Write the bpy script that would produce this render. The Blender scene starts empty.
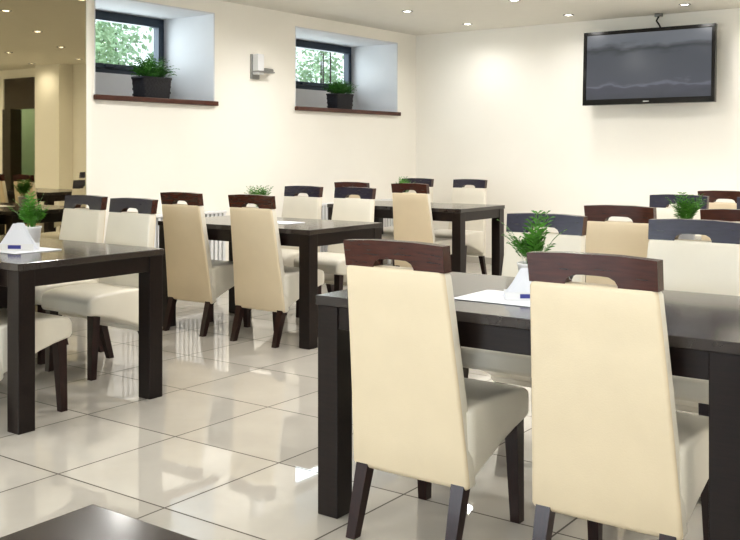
import bpy, math, random
from mathutils import Vector, Matrix
random.seed(7)
scene = bpy.context.scene
scene.view_settings.view_transform = 'Standard'
try:
    scene.view_settings.look = 'Medium High Contrast'
except Exception:
    scene.view_settings.look = 'None'
scene.view_settings.exposure = 0.26

# ------------------------------------------------------------ materials
def lin(c):
    return tuple(((v/255.0)/12.92 if v/255.0 <= 0.04045 else ((v/255.0+0.055)/1.055)**2.4) for v in c)

def mat(name, rgb, rough=0.5, metal=0.0, spec=0.5, var=0.0, vscale=8.0, bump=0.0, bscale=60.0,
        coat=0.0, emit=None, estr=0.0, stretch=None):
    m = bpy.data.materials.new(name); m.use_nodes = True
    nt = m.node_tree; b = nt.nodes['Principled BSDF']
    col = lin(rgb)
    b.inputs['Base Color'].default_value = (*col, 1)
    b.inputs['Roughness'].default_value = rough
    b.inputs['Metallic'].default_value = metal
    b.inputs['Specular IOR Level'].default_value = spec
    b.inputs['Coat Weight'].default_value = coat
    b.inputs['Coat Roughness'].default_value = 0.08
    if emit:
        b.inputs['Emission Color'].default_value = (*lin(emit), 1)
        b.inputs['Emission Strength'].default_value = estr
    if var > 0 or bump > 0:
        tc = nt.nodes.new('ShaderNodeTexCoord')
        mp = nt.nodes.new('ShaderNodeMapping')
        nt.links.new(tc.outputs['Object'], mp.inputs['Vector'])
        if stretch: mp.inputs['Scale'].default_value = stretch
    if var > 0:
        n = nt.nodes.new('ShaderNodeTexNoise'); n.inputs['Scale'].default_value = vscale
        n.inputs['Detail'].default_value = 4
        nt.links.new(mp.outputs['Vector'], n.inputs['Vector'])
        r = nt.nodes.new('ShaderNodeValToRGB')
        r.color_ramp.elements[0].position = 0.3; r.color_ramp.elements[1].position = 0.7
        r.color_ramp.elements[0].color = (*[c*(1-var) for c in col], 1)
        r.color_ramp.elements[1].color = (*[min(1, c*(1+var)) for c in col], 1)
        nt.links.new(n.outputs['Fac'], r.inputs['Fac'])
        nt.links.new(r.outputs['Color'], b.inputs['Base Color'])
    if bump > 0:
        n2 = nt.nodes.new('ShaderNodeTexNoise'); n2.inputs['Scale'].default_value = bscale
        nt.links.new(mp.outputs['Vector'], n2.inputs['Vector'])
        bp = nt.nodes.new('ShaderNodeBump'); bp.inputs['Strength'].default_value = bump
        bp.inputs['Distance'].default_value = 0.002
        nt.links.new(n2.outputs['Fac'], bp.inputs['Height'])
        nt.links.new(bp.outputs['Normal'], b.inputs['Normal'])
    return m

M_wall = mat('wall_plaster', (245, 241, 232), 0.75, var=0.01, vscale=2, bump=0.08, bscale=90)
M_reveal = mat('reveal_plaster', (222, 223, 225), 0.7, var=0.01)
M_ceil = mat('ceiling_paint', (232, 229, 220), 0.85, var=0.01)
M_wenge = mat('wenge_wood', (24, 13, 11), 0.3, var=0.35, vscale=14, stretch=(1, 8, 8), spec=0.4, coat=0.04)
M_top = mat('table_top_laminate', (46, 39, 38), 0.17, var=0.12, vscale=10, stretch=(1, 12, 1), spec=0.65, coat=0.25)
M_leg = mat('chair_leg_wood', (36, 12, 10), 0.28, var=0.3, vscale=20, stretch=(6, 6, 1), spec=0.4, coat=0.1)
M_rail = mat('chair_rail_wood', (64, 27, 17), 0.24, var=0.3, vscale=14, stretch=(1, 8, 8), coat=0.2)
M_railf = mat('chair_rail_sheen_tint', (36, 33, 52), 0.2, var=0.2, vscale=14, stretch=(1, 8, 8), coat=0.3)  # rail front face: bluish daylight reflection put into the base colour
M_back = mat('beige_leather', (215, 200, 173), 0.42, var=0.02, bump=0.25, bscale=220, spec=0.4)
M_ivory = mat('ivory_leather', (221, 215, 201), 0.28, var=0.02, bump=0.25, bscale=220, spec=0.55)
M_sill = mat('sill_wood', (82, 46, 34), 0.35, var=0.25, vscale=10, stretch=(6, 1, 6))
M_frame = mat('window_frame_anthracite', (52, 64, 78), 0.4, var=0.05)
M_black = mat('tv_plastic', (12, 12, 13), 0.2, coat=0.3)
M_metal = mat('brushed_metal', (165, 165, 162), 0.35, metal=0.7, var=0.04, vscale=30)
M_white = mat('white_enamel', (230, 230, 230), 0.3, var=0.01)
M_paper = mat('napkin_paper', (230, 232, 238), 0.8, var=0.02)
M_blue = mat('napkin_print', (60, 64, 135), 0.6, var=0.1)
M_leaf = mat('leaf_green', (70, 124, 36), 0.4, var=0.45, vscale=25)
M_leaf2 = mat('fern_green', (62, 116, 42), 0.5, var=0.4, vscale=18)
M_basket = mat('basket_weave', (34, 34, 40), 0.6, var=0.5, vscale=40, stretch=(1, 1, 3), bump=1.0, bscale=80)
M_soil = mat('potting_soil', (50, 35, 25), 0.9, var=0.3, vscale=50)
M_lamp = mat('lamp_glass', (255, 250, 240), 0.4, emit=(255, 248, 235), estr=14)
M_dark = mat('door_panel_dark', (58, 48, 36), 0.4, var=0.15, vscale=6)
M_green = mat('corridor_paint', (170, 188, 165), 0.7, var=0.03)
M_hedge = mat('hedge_leaf', (175, 204, 165), 0.6, var=0.35, vscale=3)
M_ground = mat('garden_soil', (120, 125, 100), 0.9, var=0.3, vscale=5)

# mirror
M_mirror = mat('bronze_mirror', (184, 175, 150), 0.015, metal=1.0)

# glass
M_glass = bpy.data.materials.new('window_glass'); M_glass.use_nodes = True
nt = M_glass.node_tree; nt.nodes.remove(nt.nodes['Principled BSDF'])
tr = nt.nodes.new('ShaderNodeBsdfTransparent'); gl = nt.nodes.new('ShaderNodeBsdfGlossy')
gl.inputs['Roughness'].default_value = 0.02
tr.inputs['Color'].default_value = (0.95, 0.98, 0.98, 1)
mx = nt.nodes.new('ShaderNodeMixShader'); mx.inputs[0].default_value = 0.06
nt.links.new(tr.outputs[0], mx.inputs[1]); nt.links.new(gl.outputs[0], mx.inputs[2])
nt.links.new(mx.outputs[0], nt.nodes['Material Output'].inputs[0])

# floor tiles
M_floor = bpy.data.materials.new('polished_tiles'); M_floor.use_nodes = True
nt = M_floor.node_tree; N = nt.nodes; L = nt.links; b = N['Principled BSDF']
geo = N.new('ShaderNodeNewGeometry'); sep = N.new('ShaderNodeSeparateXYZ')
L.new(geo.outputs['Position'], sep.inputs[0])
def mth(op, a, bb=None, clamp=False):
    n = N.new('ShaderNodeMath'); n.operation = op; n.use_clamp = clamp
    for i, v in enumerate((a, bb)):
        if v is None: continue
        if isinstance(v, (int, float)): n.inputs[i].default_value = v
        else: L.new(v, n.inputs[i])
    return n.outputs[0]
sx = mth('ADD', sep.outputs['X'], 3.145+12.0)
sy = mth('ADD', sep.outputs['Y'], -2.285+12.0)
gx = mth('LESS_THAN', mth('PINGPONG', sx, 0.3), 0.0036)
gy = mth('LESS_THAN', mth('PINGPONG', sy, 0.3), 0.0036)
g = mth('MAXIMUM', gx, gy)
fx = mth('FLOOR', mth('DIVIDE', sx, 0.6)); fy = mth('FLOOR', mth('DIVIDE', sy, 0.6))
cmb = N.new('ShaderNodeCombineXYZ'); L.new(fx, cmb.inputs[0]); L.new(fy, cmb.inputs[1])
wn = N.new('ShaderNodeTexWhiteNoise'); L.new(cmb.outputs[0], wn.inputs['Vector'])
nz = N.new('ShaderNodeTexNoise'); nz.inputs['Scale'].default_value = 3.5; nz.inputs['Detail'].default_value = 6
L.new(geo.outputs['Position'], nz.inputs['Vector'])
v = mth('ADD', mth('MULTIPLY', wn.outputs['Value'], 0.35), mth('MULTIPLY', nz.outputs['Fac'], 0.65))
rp = N.new('ShaderNodeValToRGB')
rp.color_ramp.elements[0].color = (*lin((184, 179, 170)), 1); rp.color_ramp.elements[0].position = 0.25
rp.color_ramp.elements[1].color = (*lin((200, 195, 186)), 1); rp.color_ramp.elements[1].position = 0.8
L.new(v, rp.inputs['Fac'])
mc = N.new('ShaderNodeMix'); mc.data_type = 'RGBA'
L.new(g, mc.inputs[0]); L.new(rp.outputs['Color'], mc.inputs[6]); mc.inputs[7].default_value = (*lin((78, 72, 64)), 1)
L.new(mc.outputs[2], b.inputs['Base Color'])
L.new(mth('ADD', mth('MULTIPLY', g, 0.6), 0.02), b.inputs['Roughness'])
L.new(mth('SUBTRACT', 0.65, mth('MULTIPLY', g, 0.5)), b.inputs['Specular IOR Level'])
b.inputs['IOR'].default_value = 1.85

# tv screen : a dim picture, lighter sky over a darker shore
M_screen = bpy.data.materials.new('tv_screen'); M_screen.use_nodes = True
nt = M_screen.node_tree; N = nt.nodes; L = nt.links; b = N['Principled BSDF']
tc = N.new('ShaderNodeTexCoord'); mp = N.new('ShaderNodeMapping'); mp.inputs['Scale'].default_value = (2.2, 1, 7)
L.new(tc.outputs['Object'], mp.inputs[0])
nz = N.new('ShaderNodeTexNoise'); nz.inputs['Scale'].default_value = 1.5; nz.inputs['Detail'].default_value = 4
L.new(mp.outputs[0], nz.inputs['Vector'])
sp2 = N.new('ShaderNodeSeparateXYZ'); L.new(tc.outputs['Object'], sp2.inputs[0])
hh = mth('ADD', mth('ADD', mth('MULTIPLY', sp2.outputs['Z'], 1.25), 0.5), mth('MULTIPLY', mth('SUBTRACT', nz.outputs['Fac'], 0.5), 0.28))
rp = N.new('ShaderNodeValToRGB'); e = rp.color_ramp.elements
e[0].position = 0.10; e[0].color = (*lin((66, 68, 74)), 1)
e[1].position = 0.95; e[1].color = (*lin((104, 107, 112)), 1)
for p, cc in ((0.24, (74, 76, 84)), (0.27, (98, 100, 110)), (0.31, (76, 79, 86)), (0.66, (72, 76, 82)), (0.72, (56, 60, 64)), (0.80, (98, 102, 108))):
    q = e.new(p); q.color = (*lin(cc), 1)
L.new(hh, rp.inputs['Fac'])
b.inputs['Base Color'].default_value = (0.01, 0.01, 0.012, 1); b.inputs['Roughness'].default_value = 0.25
L.new(rp.outputs['Color'], b.inputs['Emission Color']); b.inputs['Emission Strength'].default_value = 0.85

# ------------------------------------------------------------ mesh builder
class MB:
    def __init__(s): s.v = []; s.f = []; s.m = []; s.sm = []; s.mats = []
    def mi(s, m):
        if m not in s.mats: s.mats.append(m)
        return s.mats.index(m)
    def face(s, idx, m, smooth=False):
        s.f.append(idx); s.m.append(s.mi(m)); s.sm.append(smooth)
    def box(s, x0, x1, y0, y1, z0, z1, m):
        s.prism([(x0, y0), (x1, y0), (x1, y1), (x0, y1)], [(x0, y0), (x1, y0), (x1, y1), (x0, y1)], z0, z1, m)
    def prism(s, lo, hi, z0, z1, m, smooth=False):
        s.loft([[(x, y, z0) for x, y in lo], [(x, y, z1) for x, y in hi]], m, smooth)
    def loft(s, secs, m, smooth=True, mfun=None, caps=True):
        n = len(secs[0]); base = len(s.v)
        for sec in secs: s.v += [tuple(p) for p in sec]
        for i in range(len(secs)-1):
            for j in range(n):
                k = (j+1) % n
                mm = mfun(j) if mfun else m
                s.face([base+i*n+j, base+i*n+k, base+(i+1)*n+k, base+(i+1)*n+j], mm, smooth)
        if caps:
            s.face([base+j for j in range(n)][::-1], m); s.face([base+(len(secs)-1)*n+j for j in range(n)], m)
    def leg(s, p0, p1, w0, w1, m):
        secs = []
        for p, w in ((p0, w0), (p1, w1)):
            h = w/2
            secs.append([(p[0]-h, p[1]-h, p[2]), (p[0]+h, p[1]-h, p[2]), (p[0]+h, p[1]+h, p[2]), (p[0]-h, p[1]+h, p[2])])
        s.loft(secs, m, False)
    def cyl(s, c0, c1, r0, r1, m, n=20):
        a = Vector(c0); b2 = Vector(c1); d = (b2-a).normalized()
        u = d.orthogonal().normalized(); w = d.cross(u)
        secs = []
        for c, r in ((a, r0), (b2, r1)):
            secs.append([tuple(c+u*r*math.cos(t*2*math.pi/n)+w*r*math.sin(t*2*math.pi/n)) for t in range(n)])
        s.loft(secs, m, True)
    def mesh(s, name):
        me = bpy.data.meshes.new(name); me.from_pydata(s.v, [], s.f); me.update()
        for m in s.mats: me.materials.append(m)
        for p, mi, sm in zip(me.polygons, s.m, s.sm): p.material_index = mi; p.use_smooth = sm
        import bmesh
        bm = bmesh.new(); bm.from_mesh(me); bmesh.ops.recalc_face_normals(bm, faces=bm.faces); bm.to_mesh(me); bm.free()
        return me
    def obj(s, name, loc=(0, 0, 0), rot=0, bevel=0):
        return place(s.mesh(name), name, loc, rot, bevel)

def place(me, name, loc=(0, 0, 0), rot=0, bevel=0):
    o = bpy.data.objects.new(name, me); scene.collection.objects.link(o)
    o.location = loc; o.rotation_euler = (0, 0, rot)
    if bevel:
        bv = o.modifiers.new('bevel', 'BEVEL'); bv.width = bevel; bv.segments = 2; bv.limit_method = 'ANGLE'
        bv.angle_limit = math.radians(50)
    return o

def rrect(w, h, r, n=4):
    pts = []
    for cx, cy, a0 in ((w/2-r, h/2-r, 0), (-w/2+r, h/2-r, 90), (-w/2+r, -h/2+r, 180), (w/2-r, -h/2+r, 270)):
        for i in range(n+1):
            a = math.radians(a0+90*i/n)
            pts.append((cx+r*math.cos(a), cy+r*math.sin(a)))
    return pts

# ------------------------------------------------------------ room
WX = -6.15; TY = 9.38; CZ = 2.6; RX = 3.6; BY = -3.2
w = MB()
X0 = -6.9
for y0, y1 in ((BY, 4.80), (6.11, 7.21), (9.0, TY)):
    w.box(X0, WX, y0, y1, 1.66, 2.48, M_wall)
w.box(X0, WX, BY, TY, 0, 1.66, M_wall)
w.box(X0, WX, BY, TY, 2.48, CZ, M_wall)
w.obj('wall_left')
# white reveals lining the niches
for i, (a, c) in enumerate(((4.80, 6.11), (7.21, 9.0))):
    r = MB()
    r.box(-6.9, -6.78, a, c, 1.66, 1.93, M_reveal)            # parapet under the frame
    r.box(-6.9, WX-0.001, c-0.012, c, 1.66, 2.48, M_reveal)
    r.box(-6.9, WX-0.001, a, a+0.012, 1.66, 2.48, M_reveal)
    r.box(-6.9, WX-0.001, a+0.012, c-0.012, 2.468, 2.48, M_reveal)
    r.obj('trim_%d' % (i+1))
    sl = MB(); sl.box(-6.77, WX+0.035, a+0.014, c-0.014, 1.661, 1.69, M_sill)
    sl.box(WX+0.002, WX+0.04, a-0.01, c+0.01, 1.65, 1.69, M_sill)
    sl.obj('window_sill' , bevel=0.004)
    # window
    f = MB(); xa, xb = -6.86, -6.80; z0, z1 = 1.931, 2.467; ya, yb = a+0.013, c-0.013; t = 0.05
    def ring(xa, xb, ya, yb, z0, z1, t):
        f.box(xa, xb, ya, yb, z0, z0+t, M_frame); f.box(xa, xb, ya, yb, z1-t, z1, M_frame)
        f.box(xa, xb, ya, ya+t, z0+t, z1-t, M_frame); f.box(xa, xb, yb-t, yb, z0+t, z1-t, M_frame)
    ring(xa, xb, ya, yb, z0, z1, 0.04)
    ring(xa+0.01, xb+0.02, ya+0.041, yb-0.041, z0+0.041, z1-0.041, 0.04)
    f.box(-6.835, -6.83, ya+0.075, yb-0.075, z0+0.075, z1-0.075, M_glass)
    f.box(xb+0.02, xb+0.05, (ya+yb)/2-.06, (ya+yb)/2+.06, z0+0.05, z0+0.07, M_frame)
    f.obj('window_%d' % (i+1))

# TV wall with column and doorway (the part the mirror shows)
D0, D1 = 0.98, 2.15
w = MB()
w.box(X0, D0, TY, TY+0.2, 0, CZ, M_wall)
w.box(D0, D1, TY, TY+0.2, 2.46, CZ, M_wall)
w.box(D1, RX+0.2, TY, TY+0.2, 0, CZ, M_wall)
w.obj('wall_back')
w = MB(); w.box(0.30, 0.92, TY-0.25, TY-0.001, 0, CZ-0.001, M_wall); w.obj('wall_pilaster')
d = MB()
d.box(D0+0.002, D1-0.002, TY+0.02, TY+0.12, 1.95, 2.458, M_dark)
d.box(D0+0.002, D0+0.06, TY-0.02, TY+0.19, 0.0, 1.95, M_dark)
d.box(1.92, D1-0.002, TY-0.02, TY+0.19, 0.0, 1.95, M_dark)
d.obj('door_1')
w = MB(); w.box(0.4, 3.0, TY+1.2, TY+1.3, 0, CZ, M_green)
w.box(0.4, 0.5, TY+0.2, TY+1.2, 0, CZ, M_green); w.box(2.9, 3.0, TY+0.2, TY+1.2, 0, CZ, M_green)
w.obj('wall_corridor')
w = MB(); w.box(RX, RX+0.2, BY, TY, 0, CZ, M_wall); w.obj('wall_right')
# rear wall with windows
w = MB()
wins = [(-5.2, -3.2), (-2.2, -0.2), (0.8, 2.8)]
w.box(X0, RX+0.2, BY-0.2, BY, 0, 0.8, M_wall); w.box(X0, RX+0.2, BY-0.2, BY, 2.3, CZ, M_wall)
xs = X0
for a, c in wins+[(RX+0.2, None)]:
    w.box(xs, a, BY-0.2, BY, 0.8, 2.3, M_wall); xs = c
w.obj('wall_front')
for i, (a, c) in enumerate(wins):
    f = MB(); ya, yb = BY-0.12, BY-0.06
    for (p, q, r0, s0) in ((a, c, 0.8, 0.87), (a, c, 2.23, 2.3), (a, a+.07, .87, 2.23), (c-.07, c, .87, 2.23), ((a+c)/2-.04, (a+c)/2+.04, .87, 2.23)):
        f.box(p, q, ya, yb, r0, s0, M_frame)
    f.obj('window_%d' % (i+3))
w = MB(); w.box(X0, RX+0.2, BY-0.2, TY+1.3, -0.1, 0, M_floor); w.obj('floor')
w = MB(); w.box(X0, RX+0.2, BY-0.2, TY+1.3, CZ, CZ+0.15, M_ceil); w.obj('ceiling')

# mirror panel on the window wall
w = MB(); w.box(WX+0.001, WX+0.03, 1.6, 4.70, 0.02, CZ-0.01, M_mirror)
w.box(WX+0.001, WX+0.04, 4.70, 4.745, 0.02, CZ-0.01, M_wall)
w.obj('wall_mirror')

# baseboards
w = MB(); w.box(WX+0.001, WX+0.015, 4.75, TY-0.016, 0, 0.07, M_floor); w.obj('baseboard_left')
w = MB(); w.box(WX+0.016, 0.29, TY-0.015, TY-0.001, 0, 0.07, M_floor); w.obj('baseboard_back')

# ------------------------------------------------------------ chair
def chair_mesh():
    c = MB()
    def yb(z):
        t = max(0, (z-0.22)/0.74)
        return 0.10*(1-t**1.15)
    def wd(z):
        t = max(0, (z-0.22)/0.74)
        return 0.437-0.082*t**1.05
    zs = [0.212, 0.219, 0.23, 0.33, 0.42, 0.5, 0.6, 0.7, 0.8, 0.868, 0.878, 0.883]
    ins = [0.014, 0.005, 0, 0, 0, 0, 0, 0, 0, 0, 0.004, 0.012]
    TH = 0.055
    secs = []
    for z, i in zip(zs, ins):
        pts = rrect(wd(z)-2*i, TH-2*i*0.8, 0.012 if i < 0.01 else 0.006)
        secs.append([(x, y+yb(z)+TH/2, z) for x, y in pts])
    n = len(secs[0])
    def mf(j):
        pm = (secs[4][j][1]+secs[4][(j+1) % n][1])/2 - yb(0.42)
        return M_ivory if pm > 0.02 else M_back
    c.loft(secs, M_back, True, mf)
    # seat lofted front to back
    ys = [0.11, 0.16, 0.25, 0.34, 0.42, 0.48, 0.51, 0.523, 0.528]
    zt = [0.455, 0.462, 0.466, 0.466, 0.463, 0.455, 0.444, 0.430, 0.415]
    zb = [0.222, 0.242, 0.280, 0.312, 0.334, 0.346, 0.350, 0.357, 0.370]
    ww = [0.425, 0.432, 0.436, 0.438, 0.438, 0.436, 0.428, 0.412, 0.392]
    secs = []
    for y, a, b2, wv in zip(ys, zt, zb, ww):
        pts = rrect(wv, a-b2, min(0.018, (a-b2)/2.2), 4)
        secs.append([(x, y, (a+b2)/2+zz) for x, zz in pts])
    c.loft(secs, M_ivory, True)
    # legs
    for sx in (-1, 1):
        c.leg((sx*0.180, 0.13, 0.25), (sx*0.182, 0.055, 0.0), 0.046, 0.034, M_leg)
        c.leg((sx*0.180, 0.468, 0.36), (sx*0.184, 0.485, 0.0), 0.050, 0.034, M_leg)
    # top rail with hand hole
    W = wd(0.9)/2+0.002
    z0, z1 = 0.879, 0.966
    HW = 0.075; HH = 0.03
    prof = [(HW, 0.006), (HW*0.9, HH*0.65), (HW*0.68, HH*0.95), (HW*0.3, HH)]
    out = [(-W, z0), (-HW, z0)]+[(-x, z0+h) for x, h in prof]+[(x, z0+h) for x, h in prof[::-1]]+[(HW, z0), (W, z0)]
    top = [(-W-0.002, z1-0.006)]+[(x, z1) for x, z in out[1:-1]]+[(W+0.002, z1-0.006)]
    yf = lambda z: yb(z)+0.006
    th = 0.044
    base = len(c.v); n = len(out)
    for (x, z) in out+top: c.v.append((x, yf(z), z))
    for (x, z) in out+top: c.v.append((x, yf(z)+th, z))
    o = 2*n
    for i in range(n-1):
        if i in (1, n-3): continue
        a, b2, d2, e = base+i, base+i+1, base+n+i+1, base+n+i
        c.face([a, b2, d2, e], M_rail)
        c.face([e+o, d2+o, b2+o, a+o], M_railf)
        c.face([a, a+o, b2+o, b2], M_rail); c.face([e, d2, d2+o, e+o], M_rail)
    c.face([base+1, base+1+o, base+2+o, base+2], M_rail); c.face([base+n-3, base+n-3+o, base+n-2+o, base+n-2], M_rail)
    c.face([base, base+n, base+n+o, base+o], M_rail); c.face([base+n-1, base+2*n-1, base+2*n-1+o, base+n-1+o], M_rail)
    return c.mesh('dining_chair')
CH = chair_mesh()
def chair(x, y, facing=1, j=0):
    place(CH, 'dining_chair', (x, y, 0), (0 if facing > 0 else math.pi)+math.radians(j))

# ------------------------------------------------------------ table
def table(x0, x1, y0, y1):
    t = MB(); lx = x1-x0; ly = y1-y0
    t.box(0, lx, 0, ly, 0.718, 0.75, M_top)
    for a, c in ((0.012, 0.037), (ly-0.037, ly-0.012)): t.box(0.09, lx-0.09, a, c, 0.64, 0.7175, M_wenge)
    for a, c in ((0.012, 0.037), (lx-0.037, lx-0.012)): t.box(a, c, 0.09, ly-0.09, 0.64, 0.7175, M_wenge)
    for a in (0.006, lx-0.091):
        for c in (0.006, ly-0.091): t.box(a, a+0.085, c, c+0.085, 0, 0.7175, M_wenge)
    t.obj('dining_table', (x0, y0, 0), bevel=0.003)

table(-5.10, -3.71, 2.49, 3.33)      # A
table(-2.085, -0.67, 2.55, 3.38)     # B
table(-5.24, -3.84, 4.64, 5.44)      # 2
table(-5.66, -4.20, 7.10, 7.90)      # 3
table(-2.20, -0.80, 4.84, 5.64)      # C
table(-2.30, -0.90, 7.08, 7.88)      # D
table(-1.10, 0.30, 0.06, 0.856)      # E
table(0.9, 2.3, 4.84, 5.64)
for x, y, f, j in [
    (-1.68, 2.415, 1, 0), (-1.035, 2.415, 1, 0), (-1.875, 3.945, -1, 0), (-1.22, 3.95, -1, 0),
    (-4.08, 2.37, 1, 0), (-4.76, 2.37, 1, 0), (-4.49, 3.82, -1, 1), (-5.04, 3.90, -1, 0),
    (-4.25, 4.52, 1, 0), (-4.89, 4.51, 1, 0), (-4.48, 6.0, -1, 0), (-5.00, 6.0, -1, 0),
    (-4.66, 6.98, 1, 0), (-5.30, 6.98, 1, 0), (-4.87, 8.45, -1, 0), (-5.50, 8.45, -1, 0),
    (-1.86, 4.71, 1, 0), (-1.26, 4.71, 1, 0), (-2.02, 6.19, -1, 0), (-1.47, 6.19, -1, 0),
    (-1.96, 6.94, 1, 0), (-1.35, 6.94, 1, 0), (-1.96, 8.45, -1, 0), (-1.35, 8.45, -1, 0),
    (1.25, 4.71, 1, 0), (1.9, 4.71, 1, 0), (1.25, 6.2, -1, 0), (1.9, 6.2, -1, 0)]:
    chair(x, y, f, j)

# ------------------------------------------------------------ plants
def frond(m, base, az, lean, length, nl, ll, mt, wdt=0.13):
    p = Vector(base); h = Vector((math.cos(az), math.sin(az), 0)); side = Vector((-h.y, h.x, 0))
    pts = []; a = math.radians(88)-lean*0.35
    st = length/nl
    for i in range(nl+1):
        pts.append(p.copy()); p = p+(h*math.cos(a)+Vector((0, 0, 1))*math.sin(a))*st
        a -= lean/nl*1.3
    for i in range(nl):
        q, r = pts[i], pts[i+1]
        b0 = len(m.v); wv = side*0.0014
        m.v += [tuple(q-wv), tuple(q+wv), tuple(r+wv), tuple(r-wv)]; m.face([b0, b0+1, b0+2, b0+3], mt)
        if i < nl*0.25: continue
        t = i/nl; l = ll*(1-0.55*abs(t-0.55)*2)
        dr = (r-q).normalized()
        for s in (-1, 1):
            tip = r+(side*s*0.75+dr*0.6+Vector((0, 0, -0.15+random.uniform(-.15, .15)))).normalized()*l
            mid = (r+tip)/2; wd = dr*l*wdt
            b0 = len(m.v)
            m.v += [tuple(r), tuple(mid-wd+Vector((0, 0, 0.003))), tuple(tip), tuple(mid+wd+Vector((0, 0, 0.003)))]
            m.face([b0, b0+1, b0+2, b0+3], mt)
def table_palm(x, y, z=0.7505, k=1.0):
    m = MB()
    n = 24
    prof = [(0.036, 0), (0.040, 0.004), (0.050, 0.085), (0.053, 0.088), (0.053, 0.096), (0.046, 0.096), (0.044, 0.08)]
    m.loft([[(r*math.cos(i*2*math.pi/n), r*math.sin(i*2*math.pi/n), zz) for i in range(n)] for r, zz in prof], M_white, True, caps=False)
    m.face([len(m.v)-n+i for i in range(n)], M_soil)
    b0 = len(m.v); m.v += [(0.036*math.cos(i*2*math.pi/n), 0.036*math.sin(i*2*math.pi/n), 0) for i in range(n)]
    m.face(list(range(b0, b0+n)), M_white)
    for i in range(34):
        az = random.uniform(0, 6.28); rr = random.uniform(0, 0.03)
        frond(m, (rr*math.cos(az), rr*math.sin(az), 0.08), az, random.uniform(0.05, 0.65), random.uniform(0.08, 0.20)*k, 8, 0.043, M_leaf, 0.14)
    m.obj('potted_palm', (x, y, z))
table_palm(-1.54, 3.10); table_palm(-4.44, 3.06); table_palm(-4.70, 5.12, k=.9); table_palm(-5.05, 7.5, k=.9); table_palm(-1.68, 5.25)

def sill_plant(x, y, L2, k):
    m = MB()
    secs = []
    for z, s in ((0, 0.9), (0.01, 0.92), (0.10*k, 0.97), (0.145*k, 1.0), (0.15*k, 1.04), (0.165*k, 1.04), (0.165*k, 0.95), (0.14*k, 0.93)):
        secs.append([(px, py, z) for px, py in rrect(0.15*k*s, L2*s, 0.02)])
    m.loft(secs, M_basket, True)
    for r in range(6):
        zz = 0.018*k+r*0.022*k
        nseg = 16
        for sx in (-1, 1):
            for i in range(nseg):
                if (i+r) % 2: continue
                yy = -L2*0.46+i*L2*0.92/nseg
                m.box(sx*0.072*k*(0.93+r*.012)-0.004, sx*0.072*k*(0.93+r*.012)+0.004, yy, yy+L2*0.9/nseg, zz, zz+0.017*k, M_basket)
    m.box(-0.06*k, 0.06*k, -L2*0.45, L2*0.45, 0.12*k, 0.145*k, M_soil)
    for i in range(120):
        yy = random.uniform(-L2*0.34, L2*0.34); xx = random.uniform(-0.05, 0.05)*k
        az = math.atan2(yy*1.5, xx)+random.uniform(-.9, .9)
        frond(m, (xx, yy, 0.14*k), az, random.uniform(0.15, 1.15), (random.uniform(0.09, 0.20)-abs(yy)*0.4)*k, 7, 0.042*k, M_leaf2, 0.2)
    m.obj('potted_fern', (x, y, 1.6905))
sill_plant(-6.25, 5.47, 0.31, 1.08)
sill_plant(-6.25, 8.06, 0.29, 1.0)

# ------------------------------------------------------------ napkins & mats
def napkin(x, y, rot, k=1.0):
    m = MB()
    m.box(-0.06*k, 0.06*k, -0.034, 0.034, 0, 0.005, M_white)
    for i in range(11):
        yy = -0.03+i*0.006; h = (0.088-abs(i-5)*0.005+random.uniform(-.004, .004))*k; sh = random.uniform(-.008, .008)
        lean = -(i-5)*0.0035
        a = [(-0.064*k+sh, yy-0.002), (0.064*k+sh, yy-0.002), (0.064*k+sh, yy+0.002), (-0.064*k+sh, yy+0.002)]
        bq = [(-0.012*k+sh*2, yy-0.001+lean), (0.012*k+sh*2, yy-0.001+lean), (0.012*k+sh*2, yy+0.001+lean), (-0.012*k+sh*2, yy+0.001+lean)]
        m.prism(a, bq, 0.005, 0.005+h, M_paper)
    for s in (-1, 1):
        m.box(-0.064*k, 0.064*k, s*0.0365-0.0015, s*0.0365+0.0015, 0.0, 0.022*k, M_white)
        m.box(-0.022*k, 0.022*k, s*0.0385-0.0005, s*0.0385+0.0005, 0.006*k, 0.018*k, M_blue)
    m.obj('napkin_holder', (x, y, 0.7535), rot)
def mat_(x, y, sx, sy, rot=0):
    m = MB(); m.prism(rrect(sx, sy, 0.01), rrect(sx, sy, 0.01), 0, 0.002, M_paper); m.obj('place_mat', (x, y, 0.7512), rot)
mat_(-1.51, 2.87, 0.30, 0.25); napkin(-1.45, 2.88, math.radians(32), 1.15)
mat_(-4.25, 2.85, 0.36, 0.27); napkin(-4.22, 2.83, math.radians(32), 1.5)
mat_(-4.42, 5.02, 0.3, 0.2)

# ------------------------------------------------------------ television
t = MB()
xa, xb, z0, z1 = -3.985, -2.67, 1.71, 2.45
W2, H2 = (xb-xa)/2, (z1-z0)/2
t.box(-W2, W2, -0.02, 0.03, -H2, H2, M_black)
t.box(-W2+0.2, W2-0.2, 0.03, 0.07, -H2+0.12, H2-0.12, M_black)
t.box(-W2+0.035, W2-0.035, -0.022, -0.0205, -H2+0.055, H2-0.035, M_screen)
t.box(-W2, W2, -0.026, -0.02, -H2, -H2+0.05, M_black); t.box(-W2, W2, -0.026, -0.02, H2-0.03, H2, M_black)
t.box(-W2, -W2+0.03, -0.026, -0.02, -H2+.05, H2-.03, M_black); t.box(W2-0.03, W2, -0.026, -0.02, -H2+.05, H2-.03, M_black)
t.box(-0.03, 0.03, -0.0275, -0.026, -H2+0.018, -H2+0.03, M_metal)
t.box(-0.12, 0.12, 0.07, 0.16, -0.15, 0.15, M_black)
o = t.obj('television', ((xa+xb)/2, 9.2, (z0+z1)/2), bevel=0.004)
o.rotation_euler = (math.radians(-3), 0, 0)
t = MB()
t.cyl((-3.25, 9.30, 2.599), (-3.25, 9.30, 2.57), 0.04, 0.04, M_metal)
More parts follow.
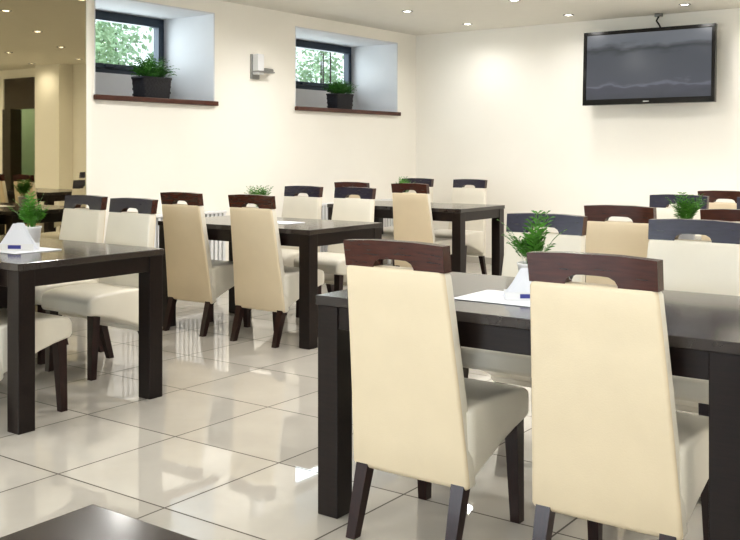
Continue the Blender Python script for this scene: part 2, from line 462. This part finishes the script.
pts = [(-3.25, 9.30, 2.57), (-3.27, 9.29, 2.53), (-3.24, 9.28, 2.49), (-3.22, 9.29, 2.44), (-3.22, 9.30, 2.36)]
for p, q in zip(pts, pts[1:]): t.cyl(p, q, 0.008, 0.008, M_black, 8)
t.obj('television_cable')

# sconce on window wall
s = MB()
s.box(0, 0.02, -0.055, 0.055, -0.11, 0.12, M_metal)
s.box(0.02, 0.09, -0.04, 0.04, -0.07, 0.12, M_white)
s.cyl((0.05, 0.0, -0.02), (0.05, 0.20, -0.02), 0.018, 0.018, M_metal)
s.loft([[(0.02, -0.05, -0.05), (0.11, -0.05, -0.05), (0.11, 0.17, -0.05), (0.02, 0.17, -0.05)], [(0.02, -0.05, -0.035), (0.11, -0.05, -0.035), (0.11, 0.17, -0.035), (0.02, 0.17, -0.035)]], M_metal, False)
s.obj('wall_sconce', (WX+0.0005, 6.62, 2.03), bevel=0.003)

# radiators
for (a, c) in ((4.95, 6.15), (7.3, 8.8)):
    r = MB(); n = int((c-a)/0.05)
    r.box(0.03, 0.10, 0, c-a, 0.15, 0.17, M_white); r.box(0.02, 0.11, 0, c-a, 0.70, 0.72, M_white)
    for i in range(n):
        y = i*0.05+0.01
        r.box(0.03, 0.105, y, y+0.03, 0.17, 0.70, M_white)
    r.box(0.0, 0.03, 0.1, 0.14, 0.3, 0.6, M_white); r.box(0.0, 0.03, c-a-.14, c-a-.1, 0.3, 0.6, M_white)
    r.box(0.05, 0.08, 0.05, 0.08, 0.0, 0.15, M_white); r.box(0.05, 0.08, c-a-.08, c-a-.05, 0.0, 0.15, M_white)
    r.obj('radiator', (WX+0.002, a, 0), bevel=0.004)

# ------------------------------------------------------------ recessed spots
dm = MB()
n = 24
dm.loft([[(r*math.cos(i*2*math.pi/n), r*math.sin(i*2*math.pi/n), z) for i in range(n)] for r, z in ((0.055, 0), (0.055, -0.006), (0.04, -0.008), (0.036, -0.003))], M_metal, True, caps=False)
b0 = len(dm.v); dm.v += [(0.037*math.cos(i*2*math.pi/n), 0.037*math.sin(i*2*math.pi/n), -0.003) for i in range(n)]
dm.face(list(range(b0, b0+n)), M_lamp)
DM = dm.mesh('recessed_spotlight')
def spot(nm, e):
    ld = bpy.data.lights.new(nm, 'SPOT'); ld.energy = e; ld.spot_size = math.radians(165); ld.spot_blend = 0.8
    ld.shadow_soft_size = 0.07; ld.color = (1.0, 0.98, 0.95); return ld
L1 = spot('downlight', 56); L2_ = spot('downlight_wall', 18); L3 = spot('downlight_entry', 20)
for ix in range(8):
    for iy in range(10):
        x = -5.15+ix*1.15; y = 8.85-iy*1.15
        p = place(DM, 'recessed_spotlight', (x, y, CZ-0.0005))
        if iy == 0 or (ix+iy) % 2 == 0:
            lo = bpy.data.objects.new('spot_bulb', L2_ if iy == 0 else (L3 if y < 3.3 else L1)); scene.collection.objects.link(lo)
            lo.parent = p; lo.location = (0, 0, -0.02)

# daylight
def area(name, loc, rot, sx, sy, e, col):
    l = bpy.data.lights.new(name, 'AREA'); l.shape = 'RECTANGLE'; l.size = sx; l.size_y = sy; l.energy = e; l.color = col
    o = bpy.data.objects.new(name, l); scene.collection.objects.link(o); o.location = loc; o.rotation_euler = rot
for i, (a, c) in enumerate(wins):
    area('daylight', ((a+c)/2, BY-0.03, 1.55), (math.radians(90), 0, 0), 1.9, 1.4, 50, (0.80, 0.90, 1.0))
for a, c in ((4.8, 6.11), (7.21, 9.0)):
    area('daylight', (-6.95, (a+c)/2, 2.2), (0, math.radians(-90), 0), 0.5, c-a-0.1, 8, (0.9, 0.95, 1.0))
pl = bpy.data.lights.new('corridor_light', 'POINT'); pl.energy = 25; pl.shadow_soft_size = 0.1
po = bpy.data.objects.new('corridor_light', pl); scene.collection.objects.link(po); po.location = (1.9, TY+0.7, 2.4)

# garden outside: hedge in clumps with gaps of sky
m = MB()
clumps = [(random.uniform(5.0, 16.0), -9.2-random.uniform(0, 2.0), random.uniform(1.9, 3.1), random.uniform(0.2, 0.5)) for _ in range(46)]
for i in range(11000):
    cy, cx, cz, cr = random.choice(clumps)
    dv = Vector([random.gauss(0, 0.5) for _ in range(3)])*cr
    c = Vector((cx, cy, cz))+dv
    if c.z < 1.62: continue
    s = random.uniform(0.02, 0.06)
    a = Vector([random.uniform(-1, 1) for _ in range(3)]).normalized(); bq = a.orthogonal().normalized()
    b0 = len(m.v); m.v += [tuple(c-a*s), tuple(c+bq*s*.5), tuple(c+a*s), tuple(c-bq*s*.5)]
    m.face([b0, b0+1, b0+2, b0+3], M_hedge)
for cy, cx, cz, cr in clumps:
    m.cyl((cx, cy, 1.6), (cx, cy, cz), 0.02, 0.008, M_soil, 6)
m.obj('garden_hedge')
m = MB(); m.box(-14, -6.95, 0, 18, 1.4, 1.6, M_ground); m.obj('garden_ground')

wd = bpy.data.worlds.new('World'); scene.world = wd; wd.use_nodes = True
bg = wd.node_tree.nodes['Background']
sky = wd.node_tree.nodes.new('ShaderNodeTexSky'); sky.sky_type = 'HOSEK_WILKIE'; sky.turbidity = 6
sky.sun_direction = (0.3, -0.5, 0.8)
mixn = wd.node_tree.nodes.new('ShaderNodeMix'); mixn.data_type = 'RGBA'; mixn.inputs[0].default_value = 0.7
wd.node_tree.links.new(sky.outputs[0], mixn.inputs[6]); mixn.inputs[7].default_value = (0.9, 0.97, 1.0, 1)
wd.node_tree.links.new(mixn.outputs[2], bg.inputs[0]); bg.inputs[1].default_value = 1.8

# ------------------------------------------------------------ camera
cd = bpy.data.cameras.new('camera'); cam = bpy.data.objects.new('camera', cd); scene.collection.objects.link(cam)
cam.location = (0, 0, 1.24); cam.rotation_euler = (math.radians(90), 0, math.radians(36))
cd.sensor_width = 36; cd.lens = 960/740*36; cd.shift_y = -118/740; cd.clip_start = 0.05
scene.camera = cam
